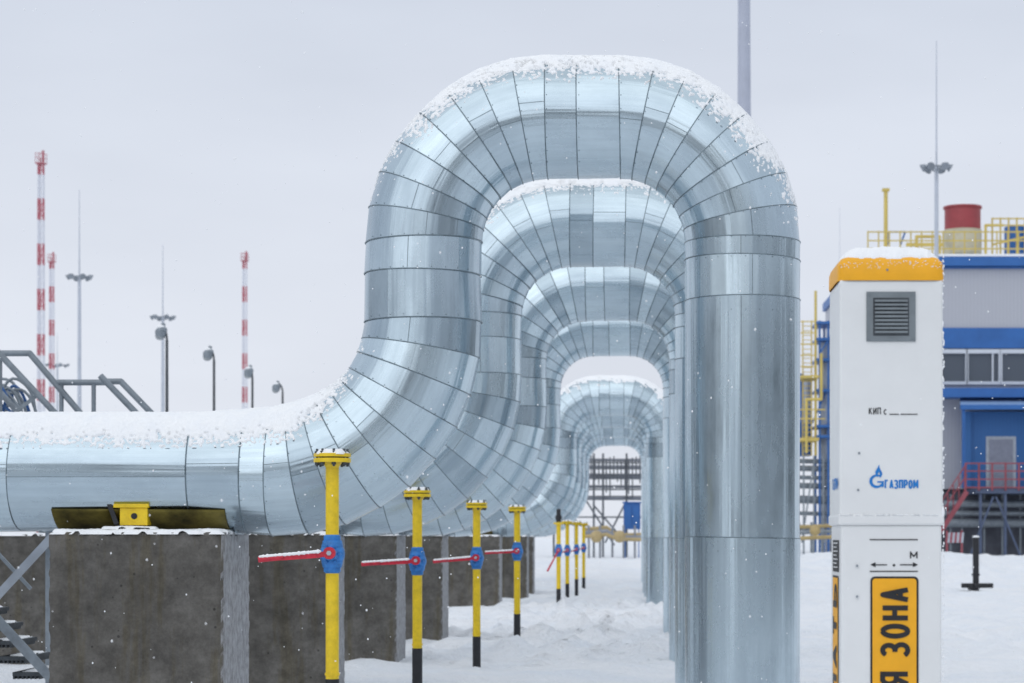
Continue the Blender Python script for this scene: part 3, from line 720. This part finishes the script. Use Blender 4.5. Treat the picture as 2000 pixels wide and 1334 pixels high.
for a in(1893,1940,1995,2060): bb(mb,a,a+5,966,1112,-4.3,-4.1)
mb.beam(W(1893,1090,D-4.4),W(1940,970,D-4.4),.1,.12); mb.beam(W(1995,1090,D-4.4),W(1945,970,D-4.4),.1,.12)
mb.obj('entrance_platform',[paint('platform_blue_grey',(.08,.11,.19),.5)],T)
mb=MB()
for z in(905,920,936,952): mb.beam(W(1885,z,D-4.6),W(2200,z,D-4.6),.09,.09)
for a in(1886,1912,1938,1964,1990,2016,2050): mb.cyl(W(a,904,D-4.6),W(a,958,D-4.6),.07,.07,8)
for (o1) in(0,22): mb.beam(W(1835,985+o1,D-4.6),W(1888,905+o1,D-4.6),.08,.08)
mb.beam(W(1836,1040,D-4.6),W(1888,960,D-4.6),.4,.3)
for q in range(5): 
    a=1840+q*11; mb.cyl(W(a,980-q*16,D-4.6),W(a,1035-q*16,D-4.6),.05,.05,6)
mb.obj('red_stair_railing',[RP],T)
mb=MB()
for yy in(0,12):
    for z in(453,470,486): mb.beam(W(1695,z,D+yy),W(2300,z,D+yy),.09,.09)
    for a in range(1695,2120,21): mb.cyl(W(a,451,D+yy),W(a,497,D+yy),.055,.055,6)
for z in(427,440,453): mb.beam(W(1938,z,D+6),W(2140,z,D+6),.1,.1)
for a in range(1938,2100,16): mb.cyl(W(a,425,D+6),W(a,497,D+6),.07,.07,6)
mb.beam(W(1938,478,D+5.6),W(2140,430,D+5.6),.1,.15)
mb.obj('roof_railing',[YP],T)
mb=MB(); mb.cyl(W(1880,497,D+5),W(1880,450,D+5),1.4,1.4,28,1); mb.cyl(W(1880,450,D+5),W(1880,406,D+5),1.32,1.32,28,0); mb.cyl(W(1880,408,D+5),W(1880,404,D+5),1.42,1.42,28,0); mb.cyl(W(1880,404,D+5),W(1880,401,D+5),1.2,.9,20,2)
mb.obj('roof_stack',[paint('red_stack',(.32,.05,.06),.5,.15,1),paint('cream_stack',(.50,.47,.36),.5,.2,1),SNOW],T)
mb=MB(); mb.cyl(W(1730,498,D+2),W(1730,372,D+2),.15,.15,10); mb.beam(W(1723,371,D+2),W(1737,371,D+2),.4,.2); mb.obj('vent_pipe',[YP],T)
mb=MB(); mb.beam(W(1736,478,D+1),W(1736,452,D+1),.12,.12); mb.beam(W(1736,453,D+1),W(1768,453,D+1),.12,.12); mb.beam(W(1768,453,D+1),W(1758,480,D+1),.12,.12); mb.obj('roof_hoist',[BLUP],T)
for a,r,t_ in((1982,.8,444),(2030,1.1,436)):
    mb=MB(); mb.cyl(W(a,497,D+9),W(a,t_,D+9),r,r,16); mb.cyl(W(a,t_,D+9),W(a,t_-4,D+9),r*.9,r*.5,16); mb.obj('roof_tank',[BLUP],T)
mb=MB()
for z,r in((985,.25),(1003,.18),(1022,.3)): mb.cyl((X(1700,D),D-1.5,Z(z,D)),(X(2100,D),D-1.5,Z(z,D)),r,r,12)
for a in(1850,1872,1915,1950,1985): bb(mb,a,a+3,966,1112,-1.3,-1.1)
mb.obj('wall_pipework',[GRY],T)
mb=MB(); mb.tube([W(1790,497,D+3),W(1790,462,D+3),W(1835,462,D+3),W(1835,497,D+3)],.12,8); mb.tube([W(1925,497,D+3),W(1925,440,D+3),W(1960,440,D+3)],.1,8); mb.beam(W(1770,478,D+3),W(1840,478,D+3),.3,.25)
mb.obj('roof_pipework',[YP],T)
D=140.
T=thing('ladder_tower','yellow caged ladder on blue and grey steel process frame','steel tower',(X(1592,D),D,.5))
mb=MB()
for a in(1568,1585): 
    for y in(0,1.2): mb.cyl(W(a,626,D+y),W(a,890,D+y),.05,.05,6)
for z in range(628,890,9): mb.beam(W(1568,z,D),W(1585,z,D),.04,.05)
for z in range(628,760,22): mb.beam(W(1563,z,D-.4),W(1592,z,D-.4),.05,.08)
mb.cyl(W(1593,568,D),W(1593,890,D),.09,.09,8)
mb.box(X(1562,D),X(1597,D),D-1,D+2,Z(862,D),Z(856,D)); mb.box(X(1562,D),X(1597,D),D-1,D+2,Z(740,D),Z(735,D))
mb.beam(W(1560,800,D-1),W(1612,800,D-1),.08,.08); mb.beam(W(1560,818,D-1),W(1612,818,D-1),.08,.08); mb.tube([W(1604,690,D-1),W(1604,780,D-1),W(1575,780,D-1),W(1575,885,D-1)],.1,8)
mb.obj('yellow_ladder',[YP],T)
mb=MB()
for a in(1599,1616,1650):
    for y in(0,3): mb.box(X(a,D),X(a+4,D),D+y,D+y+.2,.6,Z(626,D))
for z in(628,660,700,760,830,850): mb.box(X(1594,D),X(1655,D),D-.2,D+3.2,Z(z+5,D),Z(z,D))
mb.beam(W(1601,690,D-.1),W(1640,630,D-.1),.1,.1)
mb.box(X(1564,D),X(1590,D),D+2.2,D+3.5,Z(888,D),Z(822,D)); mb.tube([W(1566,730,D+2.4),W(1566,885,D+2.4)],.14,8); mb.beam(W(1562,880,D+1),W(1616,760,D+1),.08,.1)
mb.obj('blue_frame',[BLUP],T)
mb=MB(); mb.cyl(W(1612,1060,D+1.5),W(1612,672,D+1.5),.42,.42,20); mb.sph(W(1612,672,D+1.5),(.42,.42,.3),16,8); mb.cyl(W(1577,890,D+3.8),W(1577,745,D+3.8),.3,.3,14)
mb.obj('process_column',[LGRY],T)
mb=MB()
for z,r in((900,.16),(914,.2),(932,.14),(948,.2),(975,.28),(1002,.14),(1030,.2)): mb.cyl(W(1545,z,D+.5),W(1660,z+3,D+.5),r,r,10)
for a in(1568,1588,1606): mb.box(X(a,D),X(a+3,D),D-.2,D,.4,Z(890,D))
mb.beam(W(1566,1060,D-.3),W(1590,900,D-.3),.1,.1)
mb.obj('pipe_bank',[GRY],T)
mb=MB()
for q in range(3):
    mb.tube([W(1548,1030+q*11,D-3-q),W(1640,1026+q*11,D-3-q)],.13,10,q%2)
for a in(1560,1585,1606): mb.cyl(W(a,1020,D-3),W(a,1085,D-3),.09,.09,8,1)
mb.sph(W(1592,1036,D-6),(.35,.35,.35),12,8)
mb.obj('yellow_pipework',[paint('ochre_pipe',(.45,.34,.15),.5),GRY],T)
# ---------------- pipe rack
D=140.
T=thing('pipe_rack','grey steel pipe rack with stacked pipes and bracing','pipe rack',(X(1200,D),D,.5))
RG=paint('rack_pipe_grey',(.27,.29,.33),.5,.2,1,.1); RD=paint('rack_frame_grey',(.13,.145,.165),.6,.3,1)
mb=MB()
for i,z in enumerate((898,912,930,950,972)): 
    mb.cyl(W(1060,z,D+i%2),W(1330,z+1,D+i%2),.11+.05*(i%3),.11+.05*(i%3),10)
mb.obj('pipe_run',[RG],T)
mb=MB()
for a in(1080,1122,1158,1176,1222,1262,1300): mb.box(X(a,D),X(a+4,D),D-.5,D-.3,.6,Z(886,D))
for z in(904,928,956,1010): mb.beam(W(1070,z,D-.6),W(1310,z,D-.6),.08,.10)
for (a,b,c,d) in((1158,985,1222,1060),(1182,1060,1225,975),(1140,970,1200,1065)): mb.beam(W(a,b,D-.7),W(c,d,D-.7),.10,.12)
for q in range(14): mb.cyl(W(1155+q*7.3,890+(q*37%13),D-.8),W(1155+q*7.3,930+(q*53%45),D-.8),.05,.05,6)
mb.obj('steel_frame',[RD],T)
mb=MB(); mb.box(X(1218,D),X(1250,D),D-4,D-2,Z(1034,D),Z(984,D)); mb.box(X(1216,D),X(1252,D),D-4.1,D-1.9,Z(984,D),Z(982,D))
mb.box(X(1221,D),X(1232,D),D-4.05,D-4,Z(1030,D),Z(989,D));mb.box(X(1236,D),X(1247,D),D-4.05,D-4,Z(1030,D),Z(989,D))
for a in(1220,1246): mb.box(X(a,D),X(a+2,D),D-3.5,D-3.4,.6,Z(1034,D))
single(mb,'equipment_cabinet',[BLUP],'blue steel equipment cabinet with two doors beside pipe rack','cabinet',(X(1234,D),D-3,.6))
mb=MB()
for q in range(3): mb.tube([W(1140,1034+q*7,D-8-q),W(1185,1030+q*7,D-8-q),W(1205,1045+q*4,D-8-q),W(1255,1044+q*5,D-8-q)],.12,10,q%2)
for a in(1150,1172,1196,1218,1240): mb.cyl(W(a,1026,D-9),W(a,1090,D-9),.07,.07,8,1)
for a in(1165,1210): mb.sph(W(a,1048,D-11),(.38,.38,.38),14,8)
single(mb,'yellow_pipework',[paint('ochre_pipe_far',(.44,.34,.17),.5),RG],'low yellow pipes and valves at foot of pipe rack','pipes',(X(1200,D),D-8,.6))
# bollard
D=80.; x=X(1906,D); g0=gz(x,D)
T=thing('black_bollard','short black steel post on a cross base in snow','bollard',(x,D,g0))
mb=MB(); zt=Z(1052,D); mb.cyl((x,D,g0),(x,D,zt),.12,.12,16); mb.cyl((x,D,zt),(x,D,zt+.06),.15,.1,16); mb.cyl((x,D,g0+.55),(x,D,g0+.62),.16,.16,16); mb.obj('post',[BLK],T)
mb=MB(); mb.box(x-.55,x+.65,D-.1,D+.1,g0+.08,g0+.26); mb.box(x-.1,x+.1,D-.5,D+.5,g0+.07,g0+.25); mb.box(x-.3,x-.05,D-.3,D+.1,g0,g0+.2); mb.obj('cross_base',[BLK],T,None,.02)
mb=MB(); mb.sph((x,D,zt+.07),(.14,.14,.05),12,6); mb.obj('snow_tuft',[SNOW],T)
D=118.; T=thing('barrier_board','red and white hatched barrier board on two posts','barrier',(X(1862,D),D,.8))
mb=MB(); 
for i in range(8): mb.add([W(1846+i*4.4,1060,D),W(1850.4+i*4.4,1060,D),W(1852.4+i*4.4,1040,D),W(1848+i*4.4,1040,D)],[(0,1,2,3)],i%2)
mb.obj('board',[RP,LGRY],T)
for a in(1850,1879):
    mb=MB(); mb.cyl((X(a,D),D+.1,.6),(X(a,D),D+.1,Z(1036,D)),.06,.06,8); mb.obj('board_post',[RP],T)
# ---------------- unseen forest added behind the viewer for dark bands in pipe reflections
mb=MB(); rr=random.Random(3)
for i in range(900):
    az=rr.uniform(50,310)
    if N3(az*.05,0,0)<-.22: continue
    a=math.radians(az); R=rr.uniform(70,110); x=math.sin(a)*R; y=math.cos(a)*R+15; h=rr.uniform(9,16)*(1+.4*N3(az*.09,3,0))
    for q in range(4):
        z=h*(.1+.21*q); mb.cyl((x,y,z),(x,y,z+h*.36),h*.17*(1-q*.2),.05,7,0,False)
    mb.cyl((x,y,0),(x,y,h*.2),.25,.2,6)
o=mb.obj('added_reflection_forest',[paint('added_dark_conifer',(.065,.085,.09),.8,.4,2)]); o['kind']='stuff'; o['label']='unseen conifers added behind the viewer to darken pipe reflections'; o['category']='forest'
mb=MB(); rr=random.Random(11)
for i in range(850):
    D=rr.uniform(9,30); p=W(rr.uniform(-30,2030),rr.uniform(-20,1340),D); r=rr.uniform(.0022,.0055)*(.6+D/30)
    mb.sph(p,(r,r,r*rr.uniform(.7,1.5)),6,5)
o=mb.obj('falling_snow',[FLAKE]); o['kind']='stuff'; o['label']='scattered falling snowflakes'; o['category']='snow'
print('done',len(bpy.data.objects))
